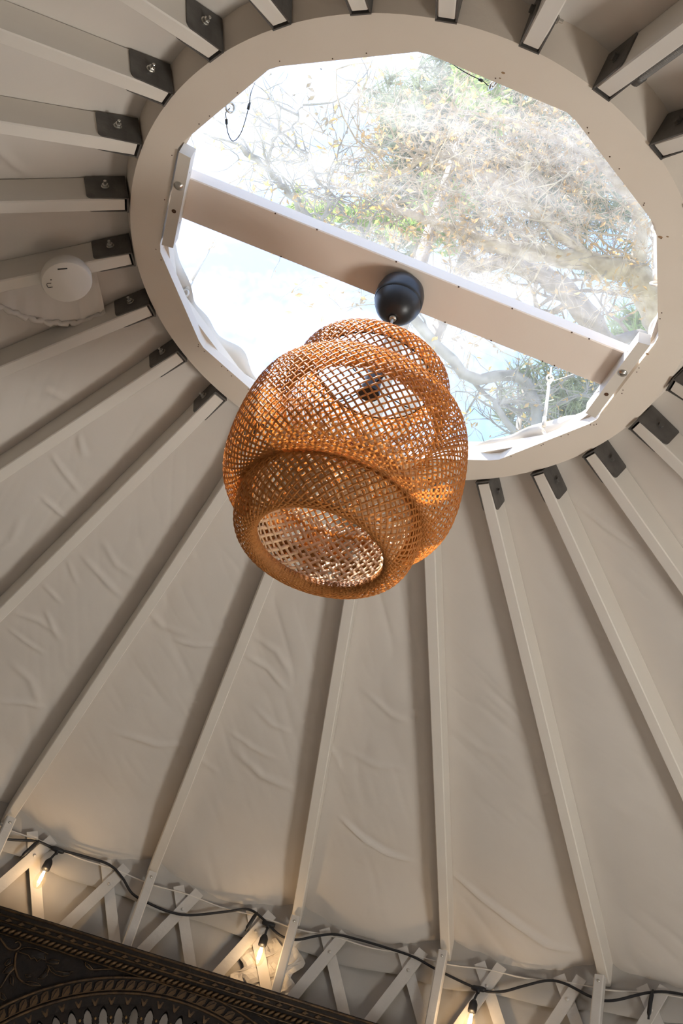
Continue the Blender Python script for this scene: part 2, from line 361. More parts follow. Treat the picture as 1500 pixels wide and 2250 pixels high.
# ------------------------------------------------------------------ lattice wall and posts
lat = tag(empty('lattice_wall', Matrix.Translation((0, R_WALL, 0))), 'white painted criss-cross lattice of flat laths lining the round wall', 'lattice')
inv = Matrix.Translation((0, -R_WALL, 0))
def lath(a_top, rate, R):
    mb = MB(); n = 30; ztop, zb = 2.497, .05; w = .021; th = .0045
    vs, fs = [], []
    beta = math.atan(rad(abs(rate))*R)
    for i in range(n+1):
        q = i/n; z = ztop-(ztop-zb)*q; a = rad(a_top+rate*(ztop-z))
        t = Vector((-math.sin(a), math.cos(a), 0)); up = Vector((0, 0, 1)); nr = Vector((math.cos(a), math.sin(a), 0))
        sgn = 1 if rate > 0 else -1
        dirv = (up*-math.cos(beta)+t*sgn*math.sin(beta)); side = dirv.cross(nr).normalized()
        c = nr*R+up*z
        for du, dn in ((-w, -th), (w, -th), (w, th), (-w, th)): vs.append(inv @ (c+side*du+nr*dn))
    for i in range(n): fs += [(i*4+j, i*4+(j+1) % 4, (i+1)*4+(j+1) % 4, (i+1)*4+j) for j in range(4)]
    fs += [(3, 2, 1, 0), tuple(n*4+j for j in range(4))]
    mb.add(vs, fs); return mb.build('lath', 'lath', lat)
cb.v = [tuple(inv @ Vector(q)) for q in cb.v]; cb.build('bracing_cable', 'plastic', lat, True)['label'] = 'thin white bracing cable'
for j in range(-10, 8):
    a = 98.97-7.04*j + random.uniform(-.12, .12)
    fr = lath(a-.3, 11.8, 2.461); lath(a+1.68, -12.3, 2.472)
    # rivet through the crossing
    zc = 2.497-(1.98)/(11.8+12.3); ac = rad(a-.3+11.8*(2.497-zc))
    rv = MB(); c = Vector((2.454*math.cos(ac), 2.454*math.sin(ac), zc)); rv.lathe([(.0005, -.003), (.004, -.0025), (.006, 0), (.006, .002)], 10, inv @ Matrix.Translation(c) @ Vector((math.cos(ac), math.sin(ac), 0)).to_track_quat('Z', 'Y').to_matrix().to_4x4())
    rv.build('rivet', 'lath', fr, True)
POST_LAB = {-1: 'white upright wall post at the far left edge, beside the left lit bulb', -2: 'white upright wall post between the left and the middle lit bulb',
            -3: 'white upright wall post just right of the middle lit bulb', -4: 'white upright wall post left of the bulb at the bottom edge',
            -5: 'white upright wall post nearest the lower right corner', 0: 'white upright wall post out of view beyond the left edge', 1: 'white upright wall post second beyond the left edge',
            -6: 'white upright wall post out of view beyond the right edge', -7: 'white upright wall post second beyond the right edge'}
pm = MB(); pm.box(-.018, .018, -.055, 0, 0, 2.497, None); post_me = None
for k in range(-7, 2):
    A, B = raf_line(k); az = math.atan2(B.y, B.x)
    mw = Matrix.Rotation(az-PI/2, 4, 'Z') @ Matrix.Translation((0, 2.455, 0))
    o = empty('wall_post', mw); tag(o, POST_LAB[k], 'post', 'upright posts of the round wall')
    b = MB(); b.prism([(-.018, -.048), (-.014, -.052), (.014, -.052), (.018, -.048), (.018, -.018), (-.018, -.018)], 'z', 0, 2.50)
    b.build('upright', 'lath', o)
    s = MB(); s.lathe([(.0005, .0022), (.005, .002), (.0055, 0)], 10, Matrix.Translation((0, -.052, 2.478)) @ Matrix.Rotation(PI/2, 4, 'X')); s.build('screw', 'bolt', o, True)

# ------------------------------------------------------------------ rafters with steel brackets
RAF_LAB = {13: 'white rafter at the right edge, first below the one with ribbed conduit', 12: 'white rafter at upper right with a dark ribbed conduit along its side', 11: 'white rafter at the top, next left of the conduit rafter, bolt nut showing',
           10: 'short stub of white rafter at the top edge, second left of the conduit rafter', 9: 'short stub of white rafter at the top edge, third left of the conduit rafter', 8: 'white rafter at the top edge, fourth left of the conduit rafter',
           7: 'white rafter at upper left, fourth above the smoke alarm rafter', 6: 'white rafter at upper left, third above the smoke alarm rafter', 5: 'white rafter at left, second above the smoke alarm rafter',
           4: 'nearly level white rafter directly above the smoke alarm rafter', 3: 'white rafter that carries the round smoke alarm', 2: 'white rafter directly below the smoke alarm, under the loose fabric flap', 1: 'white rafter second below the smoke alarm',
           0: 'white rafter third below the smoke alarm, its bracket nearest the lamp on the left', -1: 'white rafter coming out behind the left side of the lamp towards the left lit bulb', -2: 'white rafter coming out under the lamp opening towards the post left of centre',
           -3: 'white rafter below the lamp opening, ending beside the middle lit bulb', -4: 'near vertical white rafter coming out under the right of the lamp', -5: 'white rafter first right of the lamp with its bracket in view', -6: 'white rafter second right of the lamp along the ring',
           -7: 'white rafter third right of the lamp along the ring', -8: 'white rafter fourth right of the lamp along the ring', -9: 'white rafter fifth right of the lamp, stub at the right edge', 14: 'white rafter out of view, first beyond the right edge', 15: 'white rafter out of view, second beyond the right edge', 16: 'white rafter out of view, third beyond the right edge'}
LR = (Vector(raf_line(0)[1])-Vector(raf_line(0)[0])).length
bm_ = MB(); bm_.box(.004, LR+.03, -W_RAF/2, W_RAF/2, 0, H_RAF, None, .003); me_raf = bm_.mesh('rafter_timber')
PT = .0035
def plate(y0, y1):
    pts = [(0, -.004), (.082, -.004+0)]
    pr = [(0, -.003)]
    c = .014; X1 = .098; Z0 = .004; Z1 = .086
    pr = [(-.003, Z0-.006), (X1-c, Z0)] + [(X1-c+c*math.sin(t), Z0+c-c*math.cos(t)) for t in np.linspace(.3, PI/2, 5)] + [(X1, Z1-.004), (X1-.004, Z1), (-.003, Z1)]
    return pr
bk = MB()
for s in (-1, 1):
    y0 = s*W_RAF/2; y1 = s*(W_RAF/2+PT)
    bk.prism(plate(y0, y1), 'y', min(y0, y1), max(y0, y1))
bk.box(-.006, -.0015, -W_RAF/2-PT, W_RAF/2+PT, -.004, .086); me_bk = bk.mesh('bracket')
def hexbolt(sign, long):
    b = MB(); y = sign*(W_RAF/2+PT); mw = Matrix.Translation((.048, y, .046)) @ Matrix.Rotation(-sign*PI/2, 4, 'X')
    b.lathe([(.0105, 0), (.0105, .0015), (.0095, .0018), (.0005, .0018)], 16, mw)
    b.lathe([(.0085, .0018), (.0085, .0075), (.0075, .0085), (.0005, .0085)], 6, mw)
    if long: b.lathe([(.0042, .008), (.0042, .017), (.0035, .018), (.0003, .018)], 10, mw)
    return b.mesh('bolt')
me_nut, me_head = hexbolt(1, True), hexbolt(-1, False)
me_raf.materials.append(M['white']); me_bk.materials.append(M['steel']); me_nut.materials.append(M['bolt']); me_head.materials.append(M['steel'])
for k in range(-9, 17):
    e = empty('roof_rafter', raf_matrix(k)); tag(e, RAF_LAB[k], 'rafter', 'roof rafters around the skylight ring')
    link('timber', me_raf, None, e)
    b = link('bracket', me_bk, None, e)
    b['label'] = 'dark steel bracket plate'
    flip = k < -3
    n1 = link('nut', me_nut, None, b, False); n2 = link('bolt_head', me_head, None, b, False)
    n1.rotation_euler = (0, 0, 0)

# ------------------------------------------------------------------ skylight compression ring
ring = tag(empty('skylight_ring', Matrix.Translation((0, 0, ZR))), 'large white round wooden ring framing the twelve-sided skylight', 'ring')
def ring_layer(z0, z1, r_in, phase, name, ro0, ro1):
    mb = MB(); n = 144; vs = []
    for i in range(n):
        a = 2*PI*i/n
        b = ((a-phase) % (PI/6))-PI/12; ri = r_in*math.cos(PI/12)/math.cos(b)
        for rr, z in ((ri, z0), (ro0, z0), (ro1, z1), (ri, z1)): vs.append((rr*math.cos(a+0), rr*math.sin(a), z))
    fs = [(i*4+j, i*4+(j+1) % 4, ((i+1) % n)*4+(j+1) % 4, ((i+1) % n)*4+j) for i in range(n) for j in range(4)]
    mb.add(vs, fs); o = mb.build(name, 'ringwhite', ring)
    return autosmooth(o, 12)
tb = math.tan(SLOPE)
def snap(ph): return round(ph/(2*PI/144))*(2*PI/144)
ring_layer(0, .030, R_IN, PHI_IN, 'lower_ring_layer', R_OUT, R_OUT+.030*tb)
ring_layer(.030, .060, .667, PHI_IN+PI/12, 'upper_ring_layer', R_OUT+.030*tb, R_OUT+.060*tb)
ring_layer(.060, .112, .70, PHI_IN, 'top_ring_layer', R_OUT+.060*tb, R_OUT+.112*tb)
# wavy edge of the roof cover folded in over the ring
wv = MB(); n = 360; vs = []
for i in range(n):
    a = 2*PI*i/n
    w = .010*math.sin(a*13+1.2*math.sin(a*3))+.006*math.sin(a*29+2)
    lift = .028+.012*math.sin(a*11+.7)+.007*math.sin(a*23)
    for rr, z in ((.695, .064), (.668+w*.6, .066+lift*.3), (.654+w, .064+lift), (.662+w, .070+lift), (.70, .080)): vs.append((rr*math.cos(a), rr*math.sin(a), z))
wv.add(vs, [(i*5+j, ((i+1) % n)*5+j, ((i+1) % n)*5+j+1, i*5+j+1) for i in range(n) for j in range(4)])
o = wv.build('cover_edge', 'canvas', ring, True); o['label'] = 'wavy grey cover edge'
# beam across the ring and its two cleats
BA = math.atan2(.121, 1.188)
beam = tag(empty('cross_beam', Matrix.Translation((0, 0, 3.43)) @ Matrix.Rotation(BA, 4, 'Z')), 'white plank spanning the skylight ring, the pendant lamp hangs from it', 'beam')
MB().box(-.630, .630, -.067, .067, 0, .038, None, .0025).build('plank', 'beamlit', beam)
nails = MB()
for x_ in (-.36, -.22, -.05, .16, .30, .41, .47): 
    for s in (-.064, .0645): 
        if random.random() < .8: nails.lathe([(.0004, -.0012), (.0022, -.0008), (.0022, .0005)], 8, Matrix.Translation((x_+random.uniform(-.05, .05), s+random.uniform(-.003, .0), 0)))
nails.build('nail_heads', 'nail', beam)['kind'] = 'stuff'
for (x0, y0), (x1, y1), side, lab in (((-.642, .074), (-.612, -.222), 1, 'white cleat holding the left end of the plank, bolted to the ring'), ((.638, -.085), (.61, .207), -1, 'white cleat holding the right end of the plank, bolted to the ring')):
    a = Vector((x0, y0, 0)); b = Vector((x1, y1, 0)); c = (a+b)/2; L = (b-a).length
    # edge direction of the ring polygon
    t = (b-a).normalized(); nin = Vector((-t.y, t.x, 0)); nin = nin if nin.dot(-c) > 0 else -nin
    w = .033; c = c - nin*.0  
    if side > 0: t = -t
    mw = Matrix(((t.x, nin.x, 0, c.x), (t.y, nin.y, 0, c.y), (0, 0, 1, 3.39), (0, 0, 0, 1)))
    cl = empty('beam_cleat', mw); tag(cl, lab, 'cleat', 'cleats under the plank ends')
    bb = MB(); hl = L/2+.004
    bb.prism([(-hl, .002), (hl, .002), (hl-.004, w), (-hl+.004, w)], 'z', 0, .0397); bb.build('block', 'white', cl)
    s = MB(); s.lathe([(.0125, 0), (.0125, -.002), (.0105, -.0025), (.009, -.006), (.004, -.0075), (.0005, -.0078)], 18, Matrix.Translation((-.055 if side > 0 else -.035, .017, 0))); s.build('bolt', 'bolt', cl, True)
    s = MB(); s.lathe([(.0060, .0005), (.0060, -.0006), (.0045, -.0008), (.0005, -.0004)], 14, Matrix.Translation((.028 if side > 0 else .055, .017, 0))); s.build('screw', 'nail', cl)
    s = MB()
    for xx in (-.09, .075): s.lathe([(.0005, -.001), (.0028, -.0005), (.0028, .001)], 8, Matrix.Translation((xx, w-.0005, .02)) @ Matrix.Rotation(PI/2, 4, 'X'))
    s.build('nail_heads', 'nail', cl)['kind'] = 'stuff'
# staples and rust marks on the ring underside
st = MB()
for i in range(46):
    a = random.uniform(0, 2*PI); b = ((a-PHI_IN) % (PI/6))-PI/12; rr = R_IN*math.cos(PI/12)/math.cos(b)+random.uniform(.004, .012)
    st.lathe([(.0004, -.0014), (.0015, -.001), (.0015, .0005)], 6, Matrix.Translation((rr*math.cos(a), rr*math.sin(a), 0)))
st.build('staples', 'nail', ring)['kind'] = 'stuff'
ru = MB()
for (px, py, s) in ((1450, 521, .007), (1422, 778, .005), (1105, 160, .005), (1098, 172, .003), (1466, 520, .004), (705, 152, .002)):
    d = ray(px, py); q = CP+d*((ZR-CP.z)/d.z); ru.lathe([(.0003, -.0009), (s*.6, -.0007), (s, .0004)], 9, Matrix.Translation((q.x, q.y, 0)) @ Matrix.Diagonal((1, .6, 1, 1)))
ru.build('rust_spots', 'rust', ring)['kind'] = 'stuff'

# ------------------------------------------------------------------ dome and its fittings
dome = tag(empty('skylight_dome', Matrix.Translation((0, 0, 3.512))), 'clear hazy acrylic dome closing the skylight above the ring', 'skylight')
pr = [(.80, 0), (.795, .012)]+[(.79*math.cos(t), .012+.34*math.sin(t)) for t in np.linspace(.05, PI/2-.002, 22)]
dd = MB(); dd.lathe(pr, 96); dd.build('dome_shell', 'dome', dome, True)
fg = MB(); fg.lathe([(.80, 0), (.86, 0), (.86, .004), (.80, .004)], 96, None, True); fg.build('dome_flange', 'acrylic', dome)
def eye(mb, c, nrm, r=.012, t=.0028):
    nrm = Vector(nrm).normalized(); u = nrm.orthogonal().normalized(); w = nrm.cross(u); c = Vector(c)
    mb.tube([c+(u*math.cos(q)+w*math.sin(q))*r for q in np.linspace(0, 2*PI, 20, endpoint=False)], t, 8, closed=True)
RODS = [((-.585, .285, 3.450), (-.576, .272, 3.655), 'rod'), ((.512, .395, 3.462), (.502, .380, 3.655), 'rod'), ((.587, -.226, 3.452), (.573, -.226, 3.655), 'rod')]
ROD_LAB = ['slim grey turnbuckle rod on the left, between ring and dome', 'slim grey turnbuckle rod at lower right, beside the lamp', 'slim grey turnbuckle rod at the right edge of the skylight']
for (a, b, _), lab in zip(RODS, ROD_LAB):
    a = Vector(a); b = Vector(b); e = tag(empty('turnbuckle', Matrix.Translation(a)), lab, 'turnbuckle', 'turnbuckle rods of the dome')
    dv = b-a; u = dv.normalized()
    m1 = MB(); m1.tube([u*.022, u*(dv.length-.022)], .0048, 10); m1.build('rod', 'plastic', e, True)
    m1 = MB(); m1.tube([u*.016, u*.05], .0065, 10); m1.build('sleeve', 'plastic', e, True)
    m1 = MB(); out = Vector((a.x, a.y, 0)).normalized(); eye(m1, (0, 0, 0), (out.y, -out.x, .35)); m1.tube([out*.012, out*.055], .003, 8); m1.build('eye_screw', 'plastic', e, True)
    m1 = MB(); eye(m1, u*(dv.length-.008), (1, .3, 0), .010); eye(m1, u*(dv.length+.008), (0, 1, .3), .010); m1.tube([u*(dv.length+.012), u*(dv.length+.05)], .003, 8); m1.build('hook', 'plastic', e, True)
def cable_thing(name, lab, eye_c, pts, ferr):
    e = tag(empty(name, Matrix.Translation(eye_c)), lab, 'cable', 'safety cables of the dome'); o_ = Vector(eye_c)
    c = [Vector(p)-o_ for p in pts]
    # smooth by Catmull-Rom
    sm = []
    for i in range(len(c)-1):
        p0 = c[max(i-1, 0)]; p1 = c[i]; p2 = c[i+1]; p3 = c[min(i+2, len(c)-1)]
        for t in np.linspace(0, 1, 8, endpoint=False):
            sm.append(.5*((2*p1)+(-p0+p2)*t+(2*p0-5*p1+4*p2-p3)*t*t+(-p0+3*p1-3*p2+p3)*t**3))
    sm.append(c[-1])
    m1 = MB(); m1.tube(sm, .0011, 6); m1.build('cable', 'cordblack', e, True)
    for i in ferr:
        j = i*8; m1 = MB(); m1.tube([sm[j], sm[min(j+3, len(sm)-1)]], .0034, 8); m1.build('ferrule', 'cordblack', e, True)
    m1 = MB(); out = Vector((eye_c[0], eye_c[1], 0)).normalized(); eye(m1, (0, 0, 0), (out.y, -out.x, .5), .011, .003); m1.tube([out*.011, out*.045], .003, 8); m1.build('eye_screw', 'bolt', e, True)
def pz(x, y, z): d = ray(x, y); return CP+d*((z-CP.z)/d.z)
cable_thing('safety_cable', 'dark looped safety cable hanging at the upper left of the skylight', pz(505, 236, 3.455),
            [pz(505, 238, 3.455), pz(496, 248, 3.46), pz(497, 262, 3.46), pz(500, 290, 3.465), pz(512, 310, 3.47), pz(530, 290, 3.49), pz(545, 240, 3.53), pz(551, 205, 3.57), pz(560, 180, 3.62)], (2, 6))
cable_thing('safety_cable', 'dark safety cable along the top right edge of the skylight', pz(1083, 186, 3.45),
            [pz(1083, 190, 3.45), pz(1072, 188, 3.455), pz(1060, 178, 3.46), pz(1035, 166, 3.47), pz(1010, 152, 3.48), pz(990, 138, 3.50)], (2,))
m1 = empty('guy_wire', Matrix.Translation(pz(1213, 838, 3.66))); tag(m1, 'thin white wire running from the lower right turnbuckle to the plank', 'wire')
p0 = pz(1213, 838, 3.66); p1 = pz(1300, 808, 3.47); MB().tube([Vector((0, 0, 0)), p1-p0], .0009, 6).build('strand', 'plastic', m1, True)

# ------------------------------------------------------------------ pendant lamp
lamp = tag(empty('pendant_lamp', Matrix.Translation((0, 0, 2.53))), 'three-tiered woven bamboo pendant lamp hanging from the plank', 'lamp')
LZ = 2.53
c = MB(); c.lathe([(.030, 3.4298-LZ), (.047, 3.427-LZ), (.057, 3.415-LZ), (.0622, 3.395-LZ), (.0628, 3.375-LZ), (.0615, 3.362-LZ), (.0605, 3.3615-LZ)], 40)
rose = c.build('ceiling_rose', 'black', lamp, True)
c = MB(); c.lathe([(.0603, 3.3612-LZ), (.058, 3.348-LZ), (.050, 3.330-LZ), (.037, 3.314-LZ), (.020, 3.305-LZ), (.011, 3.3032-LZ), (.0105, 3.3045-LZ), (.004, 3.305-LZ)], 40); c.build('rose_cap', 'black', rose, True)
c = MB(); c.lathe([(.0035, 3.298-LZ), (.0085, 3.298-LZ), (.0095, 3.304-LZ), (.0085, 3.307-LZ)], 18); c.build('cord_grip', 'bolt', rose, True)
MB().tube([(0, 0, 3.31-LZ), (0, 0, 3.105-LZ)], .0032, 8).build('cord', 'plastic', lamp, True)
c = MB(); c.lathe([(.0005, 3.115-LZ), (.016, 3.112-LZ), (.021, 3.10-LZ), (.022, 3.045-LZ), (.026, 3.04-LZ), (.026, 3.03-LZ), (.0005, 3.03-LZ)], 24); holder = c.build('lamp_holder', 'black', lamp); autosmooth(holder, 35)
for q in range(4):
    a = .5+q*PI/2; c = MB(); d = Vector((math.cos(a), math.sin(a), 0))
    c.tube([d*.022+Vector((0, 0, 3.06-LZ)), d*.10+Vector((0, 0, 3.072-LZ)), d*.147+Vector((0, 0, 3.09-LZ))], .0016, 6); c.build('support_wire', 'wire', lamp, True)
c = MB(); c.tube([(.142*math.cos(t), .142*math.sin(t), 3.088-LZ) for t in np.linspace(0, 2*PI, 48, endpoint=False)], .0018, 6, closed=True); c.build('wire_hoop', 'wire', lamp, True)

def resample(prof, n):
    P = [Vector((r, z, 0)) for r, z in prof]; sm = []
    for i in range(len(P)-1):
        p0 = P[max(i-1, 0)]; p1 = P[i]; p2 = P[i+1]; p3 = P[min(i+2, len(P)-1)]
        for t in np.linspace(0, 1, 24, endpoint=False): sm.append(.5*((2*p1)+(-p0+p2)*t+(2*p0-5*p1+4*p2-p3)*t*t+(-p0+3*p1-3*p2+p3)*t**3))
    sm.append(P[-1]); A = np.array([(s.x, s.y) for s in sm]); L = np.concatenate([[0], np.cumsum(np.hypot(*np.diff(A, axis=0).T))])
    s = np.linspace(0, L[-1], n); return np.stack([np.interp(s, L, A[:, 0]), np.interp(s, L, A[:, 1])], 1), s
def weave(name, prof, n_strip, width, psi, parent, m='bamboo', th=.0008, amp=.0007, seed=1, fray=0.0):
    """psi: list of (fraction along profile, strip angle from the meridian in degrees)"""
    rg = np.random.default_rng(seed)
    A, s = resample(prof, 900); ps = np.radians(np.interp(np.linspace(0, 1, 900), [q[0] for q in psi], [q[1] for q in psi]))
    g = np.concatenate([[0], np.cumsum(np.tan(ps[:-1])/A[:-1, 0]*np.diff(s))])
    u = g*n_strip/PI                                      # crossing number along a strip
    steps = max(40, int(u[-1]*2.5)); uu = np.linspace(0, u[-1], steps)
    ss = np.interp(uu, u, s); frac = ss/s[-1]
    # even out very long steps
    ss = np.unique(np.concatenate([ss, np.linspace(0, s[-1], 50)])); uu = np.interp(ss, s, u)
    R = np.interp(ss, s, A[:, 0]); Z = np.interp(ss, s, A[:, 1]); G = np.interp(ss, s, g); PS = np.interp(ss, s, ps)
    dR = np.gradient(R, ss); dZ = np.gradient(Z, ss)
    K = len(ss); verts = []; faces = []; base = 0
    for fam in (1, -1):
        for i in range(n_strip):
            wob = rg.normal(0, .045)*2*PI/n_strip; w = width*(1+rg.normal(0, .07))/2
            th0 = 2*PI*i/n_strip+wob; ang = th0+fam*G
            ca, sa = np.cos(ang), np.sin(ang)
            er = np.stack([ca, sa, 0*ca], 1); et = np.stack([-sa, ca, 0*ca], 1); ez = np.array([0, 0, 1.0])
            mer = er*dR[:, None]+ez[None]*dZ[:, None]; mer /= np.linalg.norm(mer, axis=1)[:, None]
            nrm = np.cross(et, mer)
            side = et*np.cos(PS)[:, None]-fam*mer*np.sin(PS)[:, None]
            off = fam*amp*np.cos(PI*uu)
            c = er*R[:, None]+ez[None]*Z[:, None]+nrm*off[:, None]
            ws = np.full(K, w)
            if fray: ws[-3:] *= np.array([.9, .6, .15])
            q = np.stack([c-side*ws[:, None]-nrm*th/2, c+side*ws[:, None]-nrm*th/2, c+side*ws[:, None]+nrm*th/2, c-side*ws[:, None]+nrm*th/2], 1)
            verts.append(q.reshape(-1, 3)); k = np.arange(K-1)[:, None]*4+base
            for j in range(4): faces.append(np.concatenate([k+j, k+(j+1) % 4, k+4+(j+1) % 4, k+4+j], 1))
            base += K*4
    V = np.concatenate(verts).astype(np.float32); V[:, 2] -= LZ; Fq = np.concatenate(faces).astype(np.int32)
    me = bpy.data.meshes.new(name); me.vertices.add(len(V)); me.vertices.foreach_set('co', V.ravel()); me.loops.add(Fq.size); me.loops.foreach_set('vertex_index', Fq.ravel())
    me.polygons.add(len(Fq)); me.polygons.foreach_set('loop_start', np.arange(0, Fq.size, 4, dtype=np.int32)); me.polygons.foreach_set('loop_total', np.full(len(Fq), 4, dtype=np.int32)); me.update(calc_edges=True); me.validate()
    o = link(name, me, m, parent); o['kind'] = 'stuff'; return o
# upper tier: hole on top, wall, tucked into the barrel
weave('upper_woven_tier', [(.140, 3.088), (.150, 3.099), (.168, 3.100), (.182, 3.088), (.189, 3.06), (.189, 3.01), (.184, 2.965), (.176, 2.945)], 60, .0046,
      [(0, 64), (.16, 50), (.35, 42), (.8, 42), (1, 60)], lamp, seed=3)
# barrel
weave('barrel_woven_tier', [(.178, 2.936), (.200, 2.955), (.226, 2.956), (.246, 2.942), (.259, 2.905), (.267, 2.84), (.268, 2.775), (.262, 2.72), (.245, 2.682), (.219, 2.661), (.196, 2.660), (.182, 2.672)], 78, .0046,
      [(0, 62), (.10, 48), (.25, 43), (.76, 43), (.87, 52), (.93, 74), (1, 80)], lamp, seed=4)
# lower tier
weave('lower_woven_tier', [(.172, 2.735), (.182, 2.722), (.194, 2.695), (.203, 2.66), (.204, 2.63), (.198, 2.592), (.185, 2.567), (.166, 2.555), (.150, 2.555), (.140, 2.565), (.141, 2.578)], 66, .0046,
      [(0, 44), (.35, 42), (.75, 42), (.85, 60), (.90, 78), (1, 82)], lamp, seed=5)
# inner baskets seen through the opening
weave('inner_woven_basket', [(.1425, 2.575), (.156, 2.60), (.164, 2.628), (.167, 2.648)], 40, .0085, [(0, 55), (.3, 44), (1, 44)], lamp, 'bamboo_rim', seed=6, fray=1)
weave('inner_woven_liner', [(.170, 2.645), (.175, 2.68), (.178, 2.72), (.180, 2.765)], 46, .0070, [(0, 44), (1, 44)], lamp, 'bamboo_rim', seed=8, fray=1)

# ------------------------------------------------------------------ smoke alarm, loose flap, conduit
RM3 = raf_matrix(3)
sa = empty('smoke_alarm', RM3 @ Matrix.Translation((.180, -.002, 0)) @ Matrix.Rotation(PI, 4, 'X')); tag(sa, 'round white smoke alarm fixed under a rafter on the left', 'smoke alarm')
c = MB(); c.lathe([(.0005, .0005), (.060, .0005), (.062, .002), (.062, .013), (.0605, .014)], 48); autosmooth(c.build('base', 'plastic', sa), 35)
c = MB(); c.lathe([(.0605, .014), (.066, .0145), (.0675, .018), (.0668, .032), (.064, .038), (.058, .041), (.0005, .0435)], 56); autosmooth(c.build('cover', 'plastic', sa), 30)
c = MB(); mw = Matrix.Translation((-.020, .030, .0432))
c.box(-.0125, .0125, -.0022, .0012, -.004, .0004, Matrix.Translation((-.002, -.047, .0420)) @ Matrix.Rotation(-.15, 4, 'Z')); c.build('vent_slot', 'slot', sa)
c = MB(); pts = [(.006, -.004), (.012, -.004), (.013, -.001), (.013, .008), (.011, .011), (.0, .011), (-.002, .008)]
c.tube([Vector((x_*.75+.043, y_*.9-.006, .0427)) for x_, y_ in [(-.006, -.006), (.008, -.008), (.011, -.004), (.011, .004), (.008, .008), (-.006, .008)]], .0009, 6); c.build('button_outline', 'slot', sa)
c = MB(); c.lathe([(.0004, .001), (.0016, .0008), (.0016, -.001)], 8, Matrix.Translation((.036, -.022, .0427))); c.build('indicator', 'slot', sa)

fp = empty('fabric_flap', RM3); tag(fp, 'loose curved flap of cream fabric hanging beside the smoke alarm', 'fabric flap')
edge = [(.47, .03), (.388, .099), (.329, .155), (.261, .193), (.187, .208), (.113, .192)]
E_ = []
for i in range(len(edge)-1):
    p0, p1, p2, p3 = (Vector((*edge[max(0, min(j, len(edge)-1))], 0)) for j in (i-1, i, i+1, i+2))
    for t in np.linspace(0, 1, 10, endpoint=False): E_.append(.5*((2*p1)+(-p0+p2)*t+(2*p0-5*p1+4*p2-p3)*t*t+(-p0+3*p1-3*p2+p3)*t**3))
c = MB(); vs = []; nn = 12
for i, q in enumerate(E_):
    a = Vector((.40-.30*i/len(E_), .020, .088))
    for j in range(nn+1):
        t = j/nn; p = a.lerp(Vector((q.x, -q.y if False else q.y, .0)), t); z = .080-.030*t**2+.003*math.sin(i*.9)*t
        vs.append((p.x, -p.y, z))
c.add(vs, [(i*(nn+1)+j, (i+1)*(nn+1)+j, (i+1)*(nn+1)+j+1, i*(nn+1)+j+1) for i in range(len(E_)-1) for j in range(nn)])
c.build('sheet', 'canvas', fp, True)
c = MB(); c.tube([(q.x, -q.y, .0475+.004*math.sin(i*1.3)+.002*math.sin(i*2.9)) for i, q in enumerate(E_)], [.008+.002*math.sin(i*2.1) for i in range(len(E_))], 8); c.build('hem', 'canvas', fp, True)

RM12 = raf_matrix(12)
cd_ = empty('flexible_conduit', RM12); tag(cd_, 'dark grey ribbed conduit running along the rafter at upper right', 'conduit')
SGN = 1
c = MB(); n = 420; c.tube([(.06+1.0*i/n*1.0, SGN*.034, .030) for i in range(n+1)], [.0112 if i % 2 else .0098 for i in range(n+1)], 12); c.build('ribbed_tube', 'conduit', cd_)
c = MB(); c.tube([(.05, SGN*.034, .030), (.075, SGN*.034, .030)], .0132, 12); c.build('end_fitting', 'steel', cd_, True)

# ------------------------------------------------------------------ string lights
RC = 2.446
CORD = [(113, 2.44), (110.07, 2.425), (107.07, 2.463), (105.29, 2.464), (102.6, 2.476), (100.16, 2.480), (98.6, 2.45), (97.28, 2.408), (95.45, 2.393), (93.5, 2.388), (91.6, 2.401), (88.52, 2.455), (86.77, 2.485), (85.33, 2.468), (83.4, 2.425), (81.81, 2.424), (80.2, 2.455), (78.52, 2.480), (76.3, 2.482), (74.04, 2.477), (71.2, 2.465), (68.85, 2.436), (65.03, 2.397), (63.05, 2.402), (61.2, 2.435), (59.29, 2.466), (57.72, 2.465), (55.31, 2.431), (53.59, 2.429), (50.47, 2.472), (47.88, 2.474), (43, 2.44), (38, 2.47)]
def cyl_pt(a, z, R=RC): return Vector((R*math.cos(rad(a)), R*math.sin(rad(a)), z))
sl_o = Vector((0, RC, 2.40)); sg = tag(empty('string_lights', Matrix.Translation(sl_o)), 'string of warm bulbs on a black cord looped along the lattice top', 'string lights')
cp_ = [cyl_pt(a, z)-sl_o for a, z in CORD]; sm = []
for i in range(len(cp_)-1):
    p0 = cp_[max(i-1, 0)]; p1 = cp_[i]; p2 = cp_[i+1]; p3 = cp_[min(i+2, len(cp_)-1)]
    for t in np.linspace(0, 1, 6, endpoint=False): sm.append(.5*((2*p1)+(-p0+p2)*t+(2*p0-5*p1+4*p2-p3)*t*t+(-p0+3*p1-3*p2+p3)*t**3))
c = MB(); c.tube(sm, .0052, 8); c.build('cord', 'cordblack', sg, True)
